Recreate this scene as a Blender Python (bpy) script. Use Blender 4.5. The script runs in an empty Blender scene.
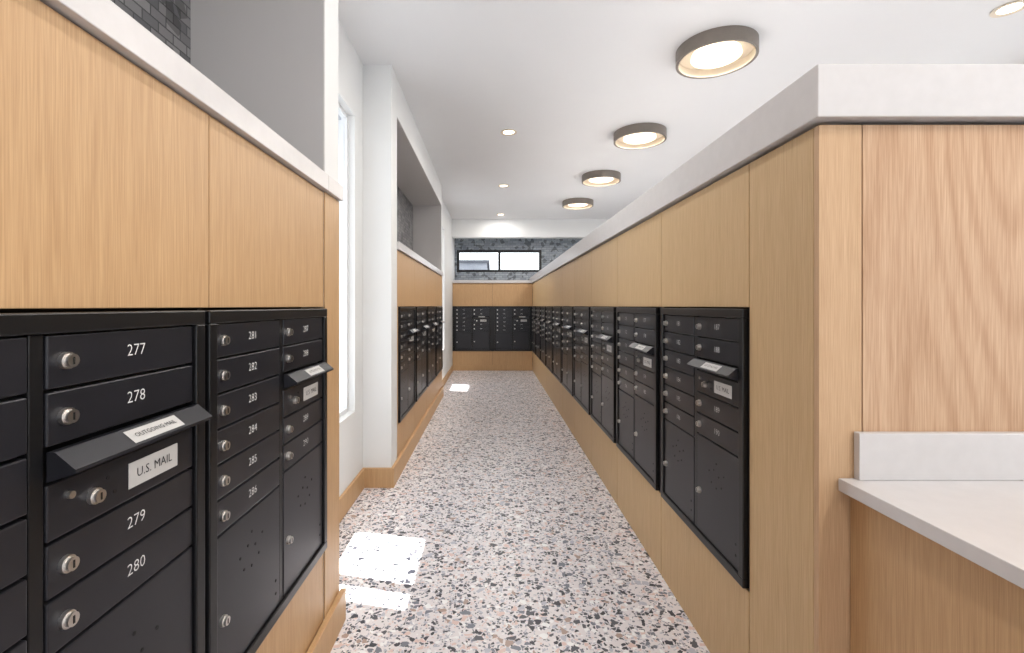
import bpy, bmesh, math
from mathutils import Vector, Matrix
S=bpy.context.scene
H=1.40; CE=3.27

# ---------------------------------------------------------------- materials
def srgb(r,g,b):
    f=lambda c:(c/255/12.92) if c/255<=0.04045 else ((c/255+0.055)/1.055)**2.4
    return (f(r),f(g),f(b),1)
def newmat(n):
    m=bpy.data.materials.new(n); m.use_nodes=True
    nt=m.node_tree; return m,nt,nt.nodes['Principled BSDF']
def simple(n,col,rough=.5,metal=0,noise=0.0,nscale=20,spec=.5):
    m,nt,p=newmat(n)
    p.inputs['Roughness'].default_value=rough; p.inputs['Metallic'].default_value=metal
    p.inputs['Specular IOR Level'].default_value=spec
    if noise>0:
        tc=nt.nodes.new('ShaderNodeTexCoord'); nz=nt.nodes.new('ShaderNodeTexNoise')
        nz.inputs['Scale'].default_value=nscale; nz.inputs['Detail'].default_value=4
        nt.links.new(tc.outputs['Object'],nz.inputs['Vector'])
        cr=nt.nodes.new('ShaderNodeValToRGB')
        cr.color_ramp.elements[0].position=.3; cr.color_ramp.elements[1].position=.7
        cr.color_ramp.elements[0].color=tuple(c*(1-noise) for c in col[:3])+(1,)
        cr.color_ramp.elements[1].color=tuple(min(1,c*(1+noise)) for c in col[:3])+(1,)
        nt.links.new(nz.outputs['Fac'],cr.inputs['Fac']); nt.links.new(cr.outputs['Color'],p.inputs['Base Color'])
    else: p.inputs['Base Color'].default_value=col
    return m
def math_node(nt,op,a,b=None):
    n=nt.nodes.new('ShaderNodeMath'); n.operation=op
    for i,v in enumerate((a,b)):
        if v is None: continue
        if isinstance(v,(int,float)): n.inputs[i].default_value=v
        else: nt.links.new(v,n.inputs[i])
    return n.outputs[0]
def wood(n,light,dark,cathedral=False,amt=1.0):
    m,nt,p=newmat(n); L=nt.links
    tc=nt.nodes.new('ShaderNodeTexCoord'); geo=nt.nodes.new('ShaderNodeNewGeometry')
    off=nt.nodes.new('ShaderNodeVectorMath'); off.operation='ADD'
    sc=nt.nodes.new('ShaderNodeVectorMath'); sc.operation='SCALE'
    sc.inputs[0].default_value=(7,11,5); L.new(geo.outputs['Random Per Island'],sc.inputs['Scale'])
    L.new(tc.outputs['Object'],off.inputs[0]); L.new(sc.outputs[0],off.inputs[1])
    def noise(scale,det=4,dist=0):
        mp=nt.nodes.new('ShaderNodeMapping'); mp.inputs['Scale'].default_value=scale
        L.new(off.outputs[0],mp.inputs['Vector'])
        nz=nt.nodes.new('ShaderNodeTexNoise'); nz.inputs['Scale'].default_value=1; nz.inputs['Detail'].default_value=det
        nz.inputs['Distortion'].default_value=dist
        L.new(mp.outputs[0],nz.inputs['Vector']); return nz.outputs['Fac']
    fine=noise((480,480,9),2); mid=noise((70,70,.8),3); pores=noise((420,420,14),1)
    f=math_node(nt,'ADD',math_node(nt,'MULTIPLY',fine,.75),math_node(nt,'MULTIPLY',mid,.25))
    if cathedral:
        big=noise((1.7,1.7,.30),.6,.1)
        s=math_node(nt,'SINE',math_node(nt,'MULTIPLY',big,230))
        s=math_node(nt,'POWER',math_node(nt,'ADD',math_node(nt,'MULTIPLY',s,.5),.5),2.5)
        f=math_node(nt,'SUBTRACT',f,math_node(nt,'MULTIPLY',math_node(nt,'MULTIPLY',s,.17),math_node(nt,'ADD',pores,.3)))
    rnd=math_node(nt,'MULTIPLY',math_node(nt,'SUBTRACT',geo.outputs['Random Per Island'],.5),.08)
    f=math_node(nt,'ADD',f,rnd)
    cr=nt.nodes.new('ShaderNodeValToRGB'); e=cr.color_ramp.elements
    e[0].position=.5-.24/amt; e[1].position=.5+.22/amt; e[0].color=dark; e[1].color=light
    L.new(f,cr.inputs['Fac']); L.new(cr.outputs['Color'],p.inputs['Base Color'])
    p.inputs['Roughness'].default_value=.45; p.inputs['Specular IOR Level'].default_value=.35
    bp=nt.nodes.new('ShaderNodeBump'); bp.inputs['Strength'].default_value=.05; bp.inputs['Distance'].default_value=.001
    L.new(fine,bp.inputs['Height']); L.new(bp.outputs[0],p.inputs['Normal'])
    return m
WOOD_L=wood('wood_oak_warm',srgb(205,169,127),srgb(176,139,99))
WOOD_R=wood('wood_oak_gold',srgb(209,179,137),srgb(182,150,108))
WOOD_F=wood('wood_oak_figured',srgb(208,176,146),srgb(172,135,104),True,1.0)
WOOD_S=wood('wood_oak_edge',srgb(207,174,140),srgb(180,146,111))
WHITE=simple('paint_white',srgb(226,227,227),.6,noise=.01,nscale=3)
CEIL=simple('paint_ceiling',srgb(229,230,232),.7,noise=.008,nscale=2)
SHADEW=simple('paint_grey',srgb(188,185,184),.6,noise=.01,nscale=3)  # white wall paint darkened, recess shade put into the colour
QUARTZ=simple('quartz_white',srgb(205,202,202),.3,noise=.025,nscale=25)
CORE=simple('dark_reveal',srgb(60,44,30),.8,noise=.05)
BLACK=simple('metal_black_satin',srgb(22,22,24),.32,.2,noise=.06,nscale=8)
DOORM=simple('door_charcoal',srgb(42,42,47),.30,.3,noise=.06,nscale=6)
HOLE=simple('black_void',srgb(8,8,9),.6)
STEEL=simple('brushed_steel',srgb(220,216,212),.28,1.0,noise=.05,nscale=90)
LBL=simple('label_silver',srgb(196,194,192),.45,.0,noise=.03)
INK=simple('ink_dark',srgb(35,35,38),.6)
PRINT=simple('print_white',srgb(225,225,225),.6)
BRONZE=simple('bronze_shade',srgb(128,120,113),.4,.4,noise=.05)
CREAM=simple('lamp_inner_white',srgb(225,212,192),.5,noise=.01)
FRAME=simple('window_frame_black',srgb(24,25,28),.4,.3,noise=.05)
WFRAME=simple('window_frame_white',srgb(228,230,232),.4,0,noise=.02)
EXT=simple('exterior_render',srgb(168,172,180),.8,noise=.12,nscale=1.5)
ROOF=simple('exterior_parapet',srgb(90,94,102),.8,noise=.1)
def emis(n,col,s):
    m,nt,p=newmat(n); p.inputs['Base Color'].default_value=col
    p.inputs['Emission Color'].default_value=col; p.inputs['Emission Strength'].default_value=s; return m
GLOW=emis('diffuser_glow',srgb(255,244,226),1.1)
GLOWS=emis('downlight_glow',srgb(255,240,215),6)
def glassm():
    m=bpy.data.materials.new('window_glass'); m.use_nodes=True; nt=m.node_tree; nt.nodes.clear()
    o=nt.nodes.new('ShaderNodeOutputMaterial'); mx=nt.nodes.new('ShaderNodeMixShader')
    t=nt.nodes.new('ShaderNodeBsdfTransparent'); g=nt.nodes.new('ShaderNodeBsdfGlossy')
    g.inputs['Roughness'].default_value=.02; mx.inputs[0].default_value=.06
    nt.links.new(t.outputs[0],mx.inputs[1]); nt.links.new(g.outputs[0],mx.inputs[2]); nt.links.new(mx.outputs[0],o.inputs[0]); return m
GLASS=glassm()
def terrazzo():
    m,nt,p=newmat('terrazzo'); L=nt.links
    tc=nt.nodes.new('ShaderNodeTexCoord')
    nz=nt.nodes.new('ShaderNodeTexNoise'); nz.inputs['Scale'].default_value=45; nz.inputs['Detail'].default_value=2
    L.new(tc.outputs['Object'],nz.inputs['Vector'])
    sub=nt.nodes.new('ShaderNodeVectorMath'); sub.operation='SUBTRACT'; sub.inputs[1].default_value=(.5,.5,.5)
    L.new(nz.outputs['Color'],sub.inputs[0])
    sc=nt.nodes.new('ShaderNodeVectorMath'); sc.operation='SCALE'; sc.inputs['Scale'].default_value=.015
    L.new(sub.outputs[0],sc.inputs[0])
    ad=nt.nodes.new('ShaderNodeVectorMath'); L.new(tc.outputs['Object'],ad.inputs[0]); L.new(sc.outputs[0],ad.inputs[1])
    base=nt.nodes.new('ShaderNodeValToRGB'); nb=nt.nodes.new('ShaderNodeTexNoise'); nb.inputs['Scale'].default_value=9
    L.new(tc.outputs['Object'],nb.inputs['Vector']); L.new(nb.outputs['Fac'],base.inputs['Fac'])
    base.color_ramp.elements[0].color=srgb(226,220,222); base.color_ramp.elements[1].color=srgb(237,233,235)
    cur=base.outputs['Color']
    def layer(cur,scale,thr,edge,offs,cols):
        mp=nt.nodes.new('ShaderNodeMapping'); mp.inputs['Location'].default_value=offs; L.new(ad.outputs[0],mp.inputs['Vector'])
        v=nt.nodes.new('ShaderNodeTexVoronoi'); v.voronoi_dimensions='2D'; v.inputs['Scale'].default_value=scale
        d=nt.nodes.new('ShaderNodeTexVoronoi'); d.voronoi_dimensions='2D'; d.feature='DISTANCE_TO_EDGE'; d.inputs['Scale'].default_value=scale
        L.new(mp.outputs[0],v.inputs['Vector']); L.new(mp.outputs[0],d.inputs['Vector'])
        sp=nt.nodes.new('ShaderNodeSeparateColor'); L.new(v.outputs['Color'],sp.inputs[0])
        a=math_node(nt,'LESS_THAN',sp.outputs[0],thr)
        th=math_node(nt,'ADD',math_node(nt,'MULTIPLY',sp.outputs[2],.16),edge)
        b=math_node(nt,'GREATER_THAN',d.outputs['Distance'],th)
        mask=math_node(nt,'MULTIPLY',a,b)
        cr=nt.nodes.new('ShaderNodeValToRGB'); cr.color_ramp.interpolation='CONSTANT'
        e=cr.color_ramp.elements
        while len(e)<len(cols): e.new(.5)
        for i,c in enumerate(cols): e[i].position=i/len(cols); e[i].color=c
        L.new(sp.outputs[1],cr.inputs['Fac'])
        mx=nt.nodes.new('ShaderNodeMix'); mx.data_type='RGBA'
        L.new(mask,mx.inputs['Factor']); L.new(cur,mx.inputs['A']); L.new(cr.outputs['Color'],mx.inputs['B'])
        return mx.outputs['Result']
    D=srgb(54,56,65); G=srgb(120,124,136); B=srgb(176,154,144); P=srgb(224,200,194); LG=srgb(190,191,202); W=srgb(246,246,247); DB=srgb(84,84,92)
    cur=layer(cur,90,.42,.05,(3,1,0),[LG,G,P,D,W,G,LG])
    cur=layer(cur,50,.38,.06,(1,7,0),[D,P,W,G,D,LG,DB])
    cur=layer(cur,30,.24,.08,(5,2,0),[D,P,LG,DB,G,D,W,B])
    L.new(cur,p.inputs['Base Color']); p.inputs['Roughness'].default_value=.34; p.inputs['Specular IOR Level'].default_value=.5
    return m
TERR=terrazzo()
def tile(name,axis,c1,c2,mort,bw=.08,bh=.04,ms=.003,dk=.5):
    m,nt,p=newmat(name); L=nt.links
    tc=nt.nodes.new('ShaderNodeTexCoord'); s=nt.nodes.new('ShaderNodeSeparateXYZ'); c=nt.nodes.new('ShaderNodeCombineXYZ')
    L.new(tc.outputs['Object'],s.inputs[0]); L.new(s.outputs[axis],c.inputs[0]); L.new(s.outputs[2],c.inputs[1])
    b=nt.nodes.new('ShaderNodeTexBrick'); b.inputs['Scale'].default_value=1
    b.inputs['Brick Width'].default_value=bw; b.inputs['Row Height'].default_value=bh; b.inputs['Mortar Size'].default_value=ms
    b.inputs['Color1'].default_value=c1; b.inputs['Color2'].default_value=c2; b.inputs['Mortar'].default_value=mort
    b.inputs['Bias'].default_value=0
    L.new(c.outputs[0],b.inputs['Vector'])
    v=nt.nodes.new('ShaderNodeTexVoronoi'); v.inputs['Scale'].default_value=14
    L.new(c.outputs[0],v.inputs['Vector'])
    sp=nt.nodes.new('ShaderNodeSeparateColor'); L.new(v.outputs['Color'],sp.inputs[0])
    mul=math_node(nt,'SUBTRACT',1.0,math_node(nt,'MULTIPLY',math_node(nt,'LESS_THAN',sp.outputs[0],.22),dk))
    mx=nt.nodes.new('ShaderNodeVectorMath'); mx.operation='SCALE'
    L.new(b.outputs['Color'],mx.inputs[0]); L.new(mul,mx.inputs['Scale']); L.new(mx.outputs[0],p.inputs['Base Color'])
    p.inputs['Roughness'].default_value=.35
    bp=nt.nodes.new('ShaderNodeBump'); bp.inputs['Distance'].default_value=.003; bp.inputs['Strength'].default_value=.5; bp.invert=True
    L.new(b.outputs['Fac'],bp.inputs['Height']); L.new(bp.outputs[0],p.inputs['Normal'])
    return m
TILE_Y=tile('tile_mosaic_side',1,srgb(92,92,96),srgb(140,139,140),srgb(70,70,73))
TILE_X=tile('tile_mosaic_far',0,srgb(126,134,144),srgb(164,172,180),srgb(112,118,126),.12,.05,.004,.55)

# ---------------------------------------------------------------- mesh builder
class MB:
    def __init__(s,name): s.name=name; s.bm=bmesh.new(); s.mats=[]
    def mi(s,m):
        if m not in s.mats: s.mats.append(m)
        return s.mats.index(m)
    def box(s,x0,x1,y0,y1,z0,z1,m,bev=0):
        k=s.mi(m)
        r=bmesh.ops.create_cube(s.bm,size=1,matrix=Matrix.Translation(((x0+x1)/2,(y0+y1)/2,(z0+z1)/2))@Matrix.Diagonal((abs(x1-x0),abs(y1-y0),abs(z1-z0),1)))
        fs={f for v in r['verts'] for f in v.link_faces}
        for f in fs: f.material_index=k
        if bev>0:
            es=list({e for v in r['verts'] for e in v.link_edges})
            q=bmesh.ops.bevel(s.bm,geom=es,offset=bev,segments=2,affect='EDGES',profile=.5)
            for f in q['faces']: f.material_index=k
        return s
    def poly(s,vs,fs,m):
        k=s.mi(m); bv=[s.bm.verts.new(v) for v in vs]
        for f in fs:
            try: g=s.bm.faces.new([bv[i] for i in f]); g.material_index=k
            except ValueError: pass
    def cyl(s,c,r,h,axis,m,seg=20,r2=None):
        k=s.mi(m); rot={'z':Matrix(),'y':Matrix.Rotation(math.pi/2,4,'X'),'x':Matrix.Rotation(math.pi/2,4,'Y')}[axis]
        q=bmesh.ops.create_cone(s.bm,cap_ends=True,segments=seg,radius1=r,radius2=r if r2 is None else r2,depth=h,matrix=Matrix.Translation(c)@rot)
        for f in {f for v in q['verts'] for f in v.link_faces}: f.material_index=k
    def lathe(s,prof,c,m,seg=72):
        k=s.mi(m); rings=[]
        for r,z in prof:
            rings.append([s.bm.verts.new((c[0]+r*math.cos(2*math.pi*i/seg),c[1]+r*math.sin(2*math.pi*i/seg),c[2]+z)) for i in range(seg)])
        for a,b in zip(rings,rings[1:]):
            for i in range(seg):
                f=s.bm.faces.new([a[i],a[(i+1)%seg],b[(i+1)%seg],b[i]]); f.material_index=k
    def done(s,loc=(0,0,0),rot=0,parent=None,name=None):
        me=bpy.data.meshes.new(s.name); s.bm.to_mesh(me); s.bm.free()
        for m in s.mats: me.materials.append(m)
        o=bpy.data.objects.new(s.name,me); S.collection.objects.link(o); o.location=loc; o.rotation_euler=(0,0,rot)
        if parent: o.parent=parent
        return o
def empty(n,loc=(0,0,0)):
    o=bpy.data.objects.new(n,None); o.empty_display_size=.1; S.collection.objects.link(o); o.location=loc; return o

# ---------------------------------------------------------------- text
_tc={}
def textmesh(t,size):
    if (t,size) in _tc: return _tc[(t,size)]
    cu=bpy.data.curves.new('t','FONT'); cu.body=t; cu.size=size; cu.align_x='CENTER'; cu.align_y='CENTER'; cu.resolution_u=2
    if size>.03: cu.offset=-.00035
    ob=bpy.data.objects.new('t',cu); S.collection.objects.link(ob); bpy.context.view_layer.update()
    me=ob.evaluated_get(bpy.context.evaluated_depsgraph_get()).to_mesh()
    r=([tuple(v.co) for v in me.vertices],[tuple(p.vertices) for p in me.polygons])
    bpy.data.objects.remove(ob); bpy.data.curves.remove(cu); _tc[(t,size)]=r; return r
def put_text(mb,t,size,x,y,z,m):
    vs,fs=textmesh(t,size)
    mb.poly([(x+v[0],y,z+v[1]) for v in vs],fs,m)

# ---------------------------------------------------------------- mailbox unit
W=.79; UH=.965; TOP=1.39
def mailbox_unit(n0,loc,rot):
    b=MB('mailbox_unit'); hw=W/2; bd=.032; mu=.024
    b.box(-hw+.004,hw-.004,.012,.08,-UH+.004,-.004,BLACK)          # body
    F=-.016
    b.box(-hw,hw,F,.012,-bd,0,BLACK,.003); b.box(-hw,hw,F,.012,-UH,-UH+bd,BLACK,.003)
    b.box(-hw,-hw+bd,F,.012,-UH+bd,-bd,BLACK,.003); b.box(hw-bd,hw,F,.012,-UH+bd,-bd,BLACK,.003)
    b.box(-mu/2,mu/2,-.006,.012,-UH+bd,-bd,BLACK,.002)
    cw=(W-2*bd-mu)/2; g=.0028
    def door(x0,x1,z1,z0):
        b.box(x0+g,x1-g,-.008,.011,z0+g,z1-g,DOORM,.0024)
    def lock(x,z):
        b.cyl((x,-.011,z),.0135,.008,'y',STEEL,20); b.cyl((x,-.018,z),.0105,.008,'y',STEEL,20)
        b.box(x-.0015,x+.0015,-.0228,-.0215,z-.006,z+.006,HOLE)
    def dot(x,z,r=.0038): b.cyl((x,-.0086,z),r,.0012,'y',HOLE,10)
    d=.0875
    NX=.005
    x0=-hw+bd; x1=x0+cw; z=-bd
    for i in range(6):
        door(x0,x1,z,z-d); lock(x0+.033,z-d/2); put_text(b,str(n0+i),.031,(x0+x1)/2+NX,-.0088,z-d/2+.003,PRINT); z-=d
    zb=-UH+bd; door(x0,x1,z,zb); lock(x0+.033,(z+zb)/2-.03)
    def holes(x0,x1,z,zb):
        cx=(x0+x1)/2; cz=(z+zb)/2+.08
        for dx,dz in ((-.06,.0),(-.02,.015),(.02,.0),(.06,.015),(-.04,-.04),(.0,-.05),(.04,-.035),(.0,.045)): dot(cx+dx,cz+dz)
        dot(x1-.03,zb+.05,.0045); dot(x1-.03,zb+.09,.0045)
    holes(x0,x1,z,zb)
    x0=mu/2; x1=x0+cw; z=-bd
    for i in range(2):
        door(x0,x1,z,z-d); lock(x0+.033,z-d/2); put_text(b,str(n0+6+i),.031,(x0+x1)/2+NX,-.0088,z-d/2+.003,PRINT); z-=d
    # outgoing mail hood
    xa=x0+.002; xb=x1-.002; P=[(-.008,z-.004),(-.020,z-.004),(-.052,z-.030),(-.052,z-.036),(-.008,z-.050)]
    vs=[(xa,y,zz) for y,zz in P]+[(xb,y,zz) for y,zz in P]; n=len(P)
    b.poly(vs,[(0,1,2,3,4),(9,8,7,6,5)]+[(i,i+n,(i+1)%n+n,(i+1)%n) for i in range(n)],DOORM)
    u0=x0+cw*.36; u1=x0+cw*.74
    def sl(t): return (-.020+(-.032)*t-.0007, z-.004-.026*t+.0007)
    a0=sl(.15); a1=sl(.88)
    b.poly([(u0,a1[0],a1[1]),(u1,a1[0],a1[1]),(u1,a0[0],a0[1]),(u0,a0[0],a0[1])],[(0,1,2,3)],LBL)
    vs,fs=textmesh('OUTGOING MAIL',.0135)
    mid=sl(.52); dv=Vector((0,.032,.026)).normalized()
    b.poly([((u0+u1)/2+v[0],mid[0]-.0007+dv.y*v[1],mid[1]+.0007+dv.z*v[1]) for v in vs],fs,INK)
    z-=.053; door(x0,x1,z,z-.092)
    b.box(x0+cw*.46,x0+cw*.84,-.0095,-.0075,z-.069,z-.022,LBL); put_text(b,'U.S. MAIL',.024,x0+cw*.65,-.0102,z-.0455,INK)
    lock(x0+.085,z-.05); b.cyl((x0+.04,-.011,z-.03),.006,.006,'y',STEEL,12); dot(x0+.115,z-.03); dot(x0+.13,z-.06)
    z-=.092
    for i in range(2):
        door(x0,x1,z,z-d); lock(x0+.033,z-d/2); put_text(b,str(n0+8+i),.031,(x0+x1)/2+NX,-.0088,z-d/2+.003,PRINT); z-=d
    door(x0,x1,z,zb); lock(x0+.033,(z+zb)/2-.03); holes(x0,x1,z,zb)
    return b.done(loc,rot)

# ---------------------------------------------------------------- room shell
XR=4.2; YB=-3.2; YF=11.0; XT=-1.22
MB('floor').box(XT-.1,XR+.1,YB-.1,YF+.1,-.1,0,TERR).done()
MB('ceiling').box(XT,XR+.1,YB-.1,YF+.1,CE,CE+.05,CEIL).done()
w=MB('wall_right')
w.box(XR,XR+.1,YB,YF,0,.6,WHITE); w.box(XR,XR+.1,YB,YF,2.8,CE,WHITE)
for a,b_ in ((YB,-1.8),(0.8,2.2),(4.8,6.2),(8.8,YF)): w.box(XR,XR+.1,a,b_,.6,2.8,WHITE)
w.done()
w=MB('wall_back')
w.box(XT,XR,YB-.1,YB,0,.3,WHITE); w.box(XT,XR,YB-.1,YB,2.9,CE,WHITE)
for a,b_ in ((XT,-.6),(1.4,1.7),(3.7,XR)): w.box(a,b_,YB-.1,YB,.3,2.9,WHITE)
w.done()
def window(name,axis,p,a0,a1,z0,z1,mull,trans=(),d=.05,t=.03,fm=None,mt=None):
    b=MB(name); fm=fm or FRAME; mt=mt or t
    def bx(u0,u1,z0_,z1_,dd,m):
        if axis=='x': b.box(p-dd/2,p+dd/2,u0,u1,z0_,z1_,m)
        else: b.box(u0,u1,p-dd/2,p+dd/2,z0_,z1_,m)
    bx(a0,a0+t,z0,z1,d,fm); bx(a1-t,a1,z0,z1,d,fm); bx(a0+t,a1-t,z0,z0+t,d,fm); bx(a0+t,a1-t,z1-t,z1,d,fm)
    for mm in mull: bx(mm-mt/2,mm+mt/2,z0+t,z1-t,d*.9,fm)
    for tt in trans: bx(a0+t,a1-t,tt-t/2,tt+t/2,d*.8,fm)
    bx(a0+t,a1-t,z0+t,z1-t,.006,GLASS)
    return b.done()
k=1
for a,b_ in ((-1.8,.8),(2.2,4.8),(6.2,8.8)):  # unseen right-wall windows, added to let in fill daylight
    window('window_%d'%k,'x',XR+.05,a,b_,.6,2.8,[(a+b_)/2]); k+=1
for a,b_ in ((-.6,1.4),(1.7,3.7)):  # unseen windows behind the camera, added for fill daylight
    window('window_%d'%k,'y',YB-.05,a,b_,.3,2.9,[(a+b_)/2]); k+=1

TY=10.83
w=MB('wall_far')
wx0,wx1,wz0,wz1=-.81,1.14,2.18,2.69
w.box(XT,XR,TY,TY+.12,0,wz0,TILE_X); w.box(XT,XR,TY,TY+.12,wz1,CE,TILE_X)
w.box(XT,wx0,TY,TY+.12,wz0,wz1,TILE_X); w.box(wx1,XR,TY,TY+.12,wz0,wz1,TILE_X)
w.done()
window('window_%d'%k,'y',TY+.03,wx0,wx1,wz0,wz1,[.17],d=.06,t=.055); k+=1
MB('beam_far').box(XT,XR,10.1,10.3,2.88,CE,WHITE).done()
MB('neighboring_building').box(-9,12,17,24,-1,2.55,EXT).box(-9.1,12.1,16.9,24.1,2.55,2.68,ROOF).box(-3,-.2,18,22,2.68,3.05,EXT).box(-3.1,-.1,17.9,22.1,3.05,3.15,ROOF).done()

LP=-.68
MB('wall_left').box(XT-.1,XT-.001,YB,2.08,0,1.9,WHITE).box(XT-.1,XT-.001,YB,2.08,1.9,CE,TILE_Y).done()
MB('wall_left').box(XT-.1,XT-.001,3.64,7.35,0,CE,TILE_Y).done()
MB('wall_stub').box(XT,LP,1.912,2.08,0,CE,WHITE).box(XT,LP-.001,1.902,1.912,1.932,CE,SHADEW).done()  # thin front sheet carries the painted shade of the recess
MB('wall_return').box(XT,LP,YB,-1.202,0,CE,WHITE).done()
MB('soffit_left').box(XT,LP,-1.2,1.90,2.95,CE,WHITE).done()
def alcove(name,x,y0,y1,wy0,wy1,z0=.63,z1=2.79,tr=(),mu=(),mt=.03):
    global k
    a=MB(name); t=.10
    a.box(x-t,x,y0,wy0,0,CE,WHITE); a.box(x-t,x,wy1,y1,0,CE,WHITE)
    a.box(x-t,x,wy0,wy1,0,z0,WHITE); a.box(x-t,x,wy0,wy1,z1,CE,WHITE); a.done()
    window('window_%d'%k,'x',x-.07,wy0,wy1,z0,z1,mu,tr,d=.04,fm=WFRAME,mt=mt); k+=1
alcove('wall_alcove',-1.0,2.082,3.638,2.29,3.43,mu=(2.48,3.02),mt=.075)
alcove('wall_entry_side',-.86,7.352,10.82,7.8,8.5)
MB('window_awning').box(-1.75,-1.102,3.07,3.9,2.84,2.90,EXT,.005).done()  # unseen slab added outside to keep sun off the third pane
P2=-.78
MB('wall_pier').box(XT,P2,3.64,3.858,0,CE,WHITE).done()
MB('wall_upper').box(XT,P2,7.26,7.35,1.95,CE,WHITE).box(XT,P2-.001,7.252,7.26,1.95,2.95,SHADEW).done()  # end face of the recess, shade painted on
MB('soffit_left').box(XT,P2,3.86,7.25,2.96,CE,WHITE).box(XT,P2-.001,3.86,7.25,2.95,2.96,SHADEW).done()  # underside sheet with shade painted in

def split(a,b,seams):
    pts=[a]+[s for s in seams if a<s<b]+[b]; return list(zip(pts,pts[1:]))
ZP=1.90
def casework_left(name,face,back,y0,y1,oy0,oy1,seams,units,cap_end,wood_m,n_start):
    b=MB(name); gp=.002; D=.09
    b.box(back,face-D,y0,y1,0,ZP-.04,CORE)
    zt=TOP+.006; zb=TOP-UH-.006
    for a,c in split(y0,y1,seams):
        b.box(face-D,face,a+gp,c-gp,zt,ZP-.04,wood_m,.0015)
        b.box(face-D,face,a+gp,c-gp,.0,zb,wood_m,.0015)
    b.box(face-D,face,y0,oy0,zb+.002,zt-.002,wood_m); b.box(face-D,face,oy1,y1-gp,zb+.002,zt-.002,wood_m)
    ys=sorted(units)
    edges=[oy0]+[v for u in ys for v in (u-W/2,u+W/2)]+[oy1]
    for i in range(0,len(edges),2):
        if edges[i+1]-edges[i]>.004: b.box(face-D,face-.004,edges[i]+.001,edges[i+1]-.001,zb+.002,zt-.002,BLACK)
    b.box(back,face+.02,y0,cap_end,ZP-.035,ZP+.03,QUARTZ,.002)
    b.done()
    for u,n in zip(ys,n_start): mailbox_unit(n,(face,u,TOP),math.pi/2)
casework_left('mailbox_cabinetry',LP,XT,-1.2,1.90,-1.0,1.900,[-.6,.27,1.13],[-.175,.695,1.502],1.90,WOOD_L,[261,271,281])
MB('trim_1').box(LP,LP+.004,1.902,2.08,0,1.862,WOOD_L).done()
MB('trim_2').box(LP,LP+.02,1.902,2.085,ZP-.035,ZP+.03,QUARTZ,.002).done()
MB('baseboard_left').box(LP+.004,LP+.028,-1.2,2.10,0,.14,WOOD_L,.003).done()
MB('baseboard_alcove').box(-1.0,-.98,2.1,3.615,0,.15,WOOD_L,.003).box(-1.0,P2+.025,3.615,3.64,0,.15,WOOD_L,.003).box(P2,P2+.025,3.64,7.35,0,.15,WOOD_L,.003).done()
MB('baseboard_entry').box(-.86,-.84,7.36,10.18,0,.12,WOOD_L,.003).done()
us=[3.92+.395+.86*i for i in range(4)]
casework_left('mailbox_casework',P2,XT,3.86,7.35,3.90,7.31,[3.92+.825+.86*i for i in range(3)],us,7.36,WOOD_L,[291,301,311,321])

# RIGHT partition
XRW=.88; XE=2.1; Y0=1.265; Y1=10.2
b=MB('mailbox_partition'); D=.09; gp=.002
b.box(XRW+D,XE-.02,Y0+.02,Y1+.6,0,ZP-.004,CORE)
zt=TOP+.006; zb=TOP-UH-.006
ys=[1.62+W/2+.86*i for i in range(10)]
seams=[y+.43 for y in ys[:-1]]
b.box(XRW,XRW+D,Y0+.022,1.606,0,ZP-.012,WOOD_R,.0015)
for a,c in split(1.609,Y1,seams):
    b.box(XRW,XRW+D,a+gp,c-gp,zt,ZP-.012,WOOD_R,.0015)
    b.box(XRW,XRW+D,a+gp,c-gp,0,zb,WOOD_R,.0015)
edges=[1.609]+[v for u in ys for v in (u-W/2,u+W/2)]+[Y1]
for i in range(0,len(edges),2):
    b.box(XRW+.004,XRW+D,edges[i]+.001,edges[i+1]-.001,zb+.002,zt-.002,BLACK)
b.box(XRW,.995,Y0,Y0+.02,0,ZP-.012,WOOD_S,.001)
b.box(.998,XE,Y0,Y0+.02,0,ZP-.012,WOOD_F,.001)
b.box(XE-.02,XE,Y0+.022,Y1+.6,0,ZP-.012,WOOD_R,.001)
b.done()
for i,u in enumerate(ys): mailbox_unit(181-10*i,(XRW,u,TOP),-math.pi/2)
MB('partition_cap').box(XRW-.02,XE+.02,Y0-.025,Y1+.6,ZP,2.04,QUARTZ,.003).done()

# FAR casework
YW=10.2
b=MB('mailbox_bank')
b.box(-.858,XRW-.022,YW+.09,TY-.002,0,ZP,CORE)
for a,c in ((-.858,.01),(.01,XRW-.002)):
    b.box(a+.0015,c-.0015,YW,YW+.09,zt,ZP-.01,WOOD_L,.0015); b.box(a+.0015,c-.0015,YW,YW+.09,0,zb,WOOD_L,.0015)
for a,c in ((-.858,-.825),(-.031,.051),(.845,XRW-.002)): b.box(a,c,YW+.004,YW+.09,zb+.002,zt-.002,BLACK)
b.box(-.858,XRW-.022,YW-.02,TY-.002,ZP,ZP+.06,QUARTZ,.002)
b.done()
mailbox_unit(331,(-.428,YW,TOP),0); mailbox_unit(341,(.448,YW,TOP),0)
MB('baseboard_far').box(-.84,XRW-.002,YW-.02,YW,0,.12,WOOD_L,.003).done()

# ---------------------------------------------------------------- counter
e=empty('service_counter',(1.5,.8,0))
def child(mb,nm):
    o=mb.done(); o.name=nm; o.parent=e; o.matrix_parent_inverse=Matrix.Translation((-1.5,-.8,0)); return o
zc=H-.462
child(MB('countertop').box(.93,2.3,.35,1.263,zc-.034,zc,QUARTZ,.002),'countertop')
child(MB('backsplash').box(.972,2.1,1.243,1.263,zc+.0005,zc+.125,QUARTZ,.0015),'backsplash')
child(MB('cabinet_body').box(.962,2.25,.42,1.263,.0,zc-.035,WOOD_L,.002),'cabinet_body')

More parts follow.
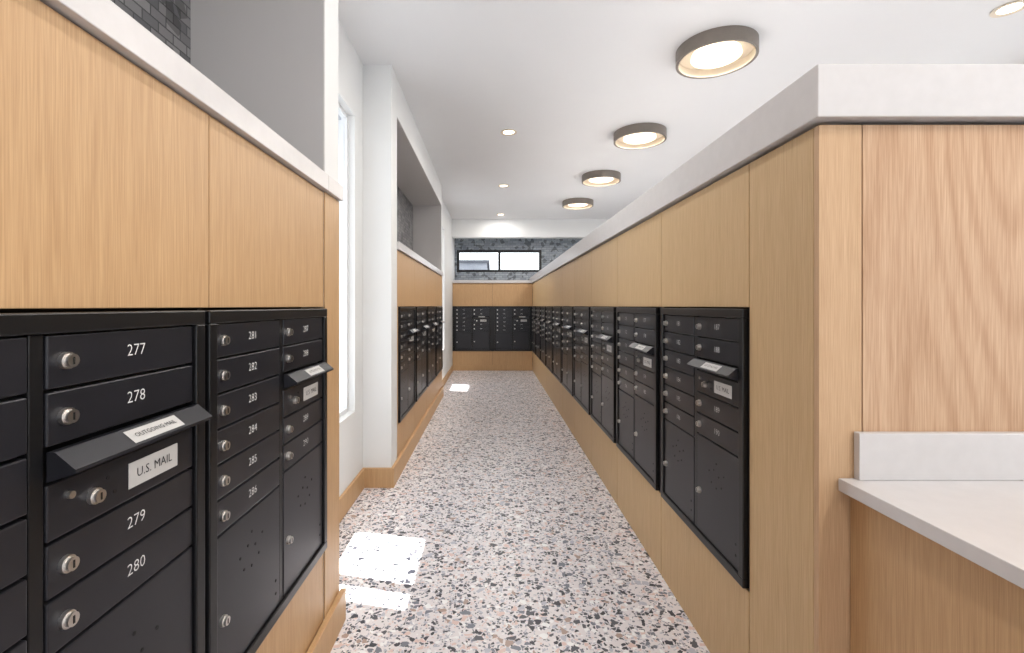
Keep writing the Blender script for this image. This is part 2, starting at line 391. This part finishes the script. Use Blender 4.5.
# ---------------------------------------------------------------- ceiling fixtures
def ceiling_light(x,y,power=20):
    b=MB('ceiling_light'); R=.272; h=.095
    b.lathe([(0.001,0),(R,0),(R,-h),(R-.014,-h),(R-.018,-.035),(.001,-.035)],(0,0,0),BRONZE)
    b.lathe([(R-.020,-h+.002),(R-.024,-.038),(.001,-.038)],(0,0,0),CREAM)
    b.lathe([(.165,-.040),(.170,-.068),(.160,-.074),(.001,-.076)],(0,0,0),GLOW)
    o=b.done((x,y,CE-.001))
    l=bpy.data.lights.new('bulb','AREA'); l.shape='DISK'; l.size=.31; l.energy=power; l.color=(1,.94,.86)
    lo=bpy.data.objects.new('bulb',l); S.collection.objects.link(lo); lo.parent=o; lo.location=(0,0,-.080)
for i in range(4): ceiling_light(1.62-.03*i,3.40+1.66*i)
for y in (1.74,.08,-1.58): ceiling_light(1.64,y)  # out-of-view fixtures carrying the row on, added as fill light
def downlight(x,y,power=12):
    b=MB('recessed_downlight')
    b.lathe([(.085,0),(.088,-.006),(.062,-.006),(.058,-.001)],(0,0,0),CREAM,40)
    b.lathe([(.058,-.002),(.001,-.002)],(0,0,0),GLOWS,40)
    o=b.done((x,y,CE-.001))
    l=bpy.data.lights.new('bulb','AREA'); l.shape='DISK'; l.size=.1; l.energy=power; l.color=(1,.95,.89)
    lo=bpy.data.objects.new('bulb',l); S.collection.objects.link(lo); lo.parent=o; lo.location=(0,0,-.012)
for y in (5.05,7.3,9.6,2.75,.45,-1.8): downlight(.18,y)
for y in (.6,2.95,5.3,7.6): downlight(3.25,y)

# ---------------------------------------------------------------- sun + world
l=bpy.data.lights.new('sun','SUN'); l.energy=18; l.angle=.009; l.color=(1,.98,.95)
o=bpy.data.objects.new('sun',l); S.collection.objects.link(o); o.location=(-6,8,15)
o.rotation_euler=Vector((.25,-.06,-1)).to_track_quat('-Z','Y').to_euler()
wd=bpy.data.worlds.new('sky'); S.world=wd; wd.use_nodes=True
bg=wd.node_tree.nodes['Background']; bg.inputs[0].default_value=(.90,.95,1,1); bg.inputs[1].default_value=2.35

# ---------------------------------------------------------------- camera
cd=bpy.data.cameras.new('camera'); cam=bpy.data.objects.new('camera',cd); S.collection.objects.link(cam)
cam.location=(0,0,H); cam.rotation_euler=(math.pi/2,0,0)
cd.sensor_width=36; cd.lens=470/1024*36; cd.shift_x=(512-492)/1024; cd.shift_y=-(326.5-306)/1024; cd.clip_start=.02
S.camera=cam
S.view_settings.view_transform='Standard'
S.view_settings.exposure=0.03
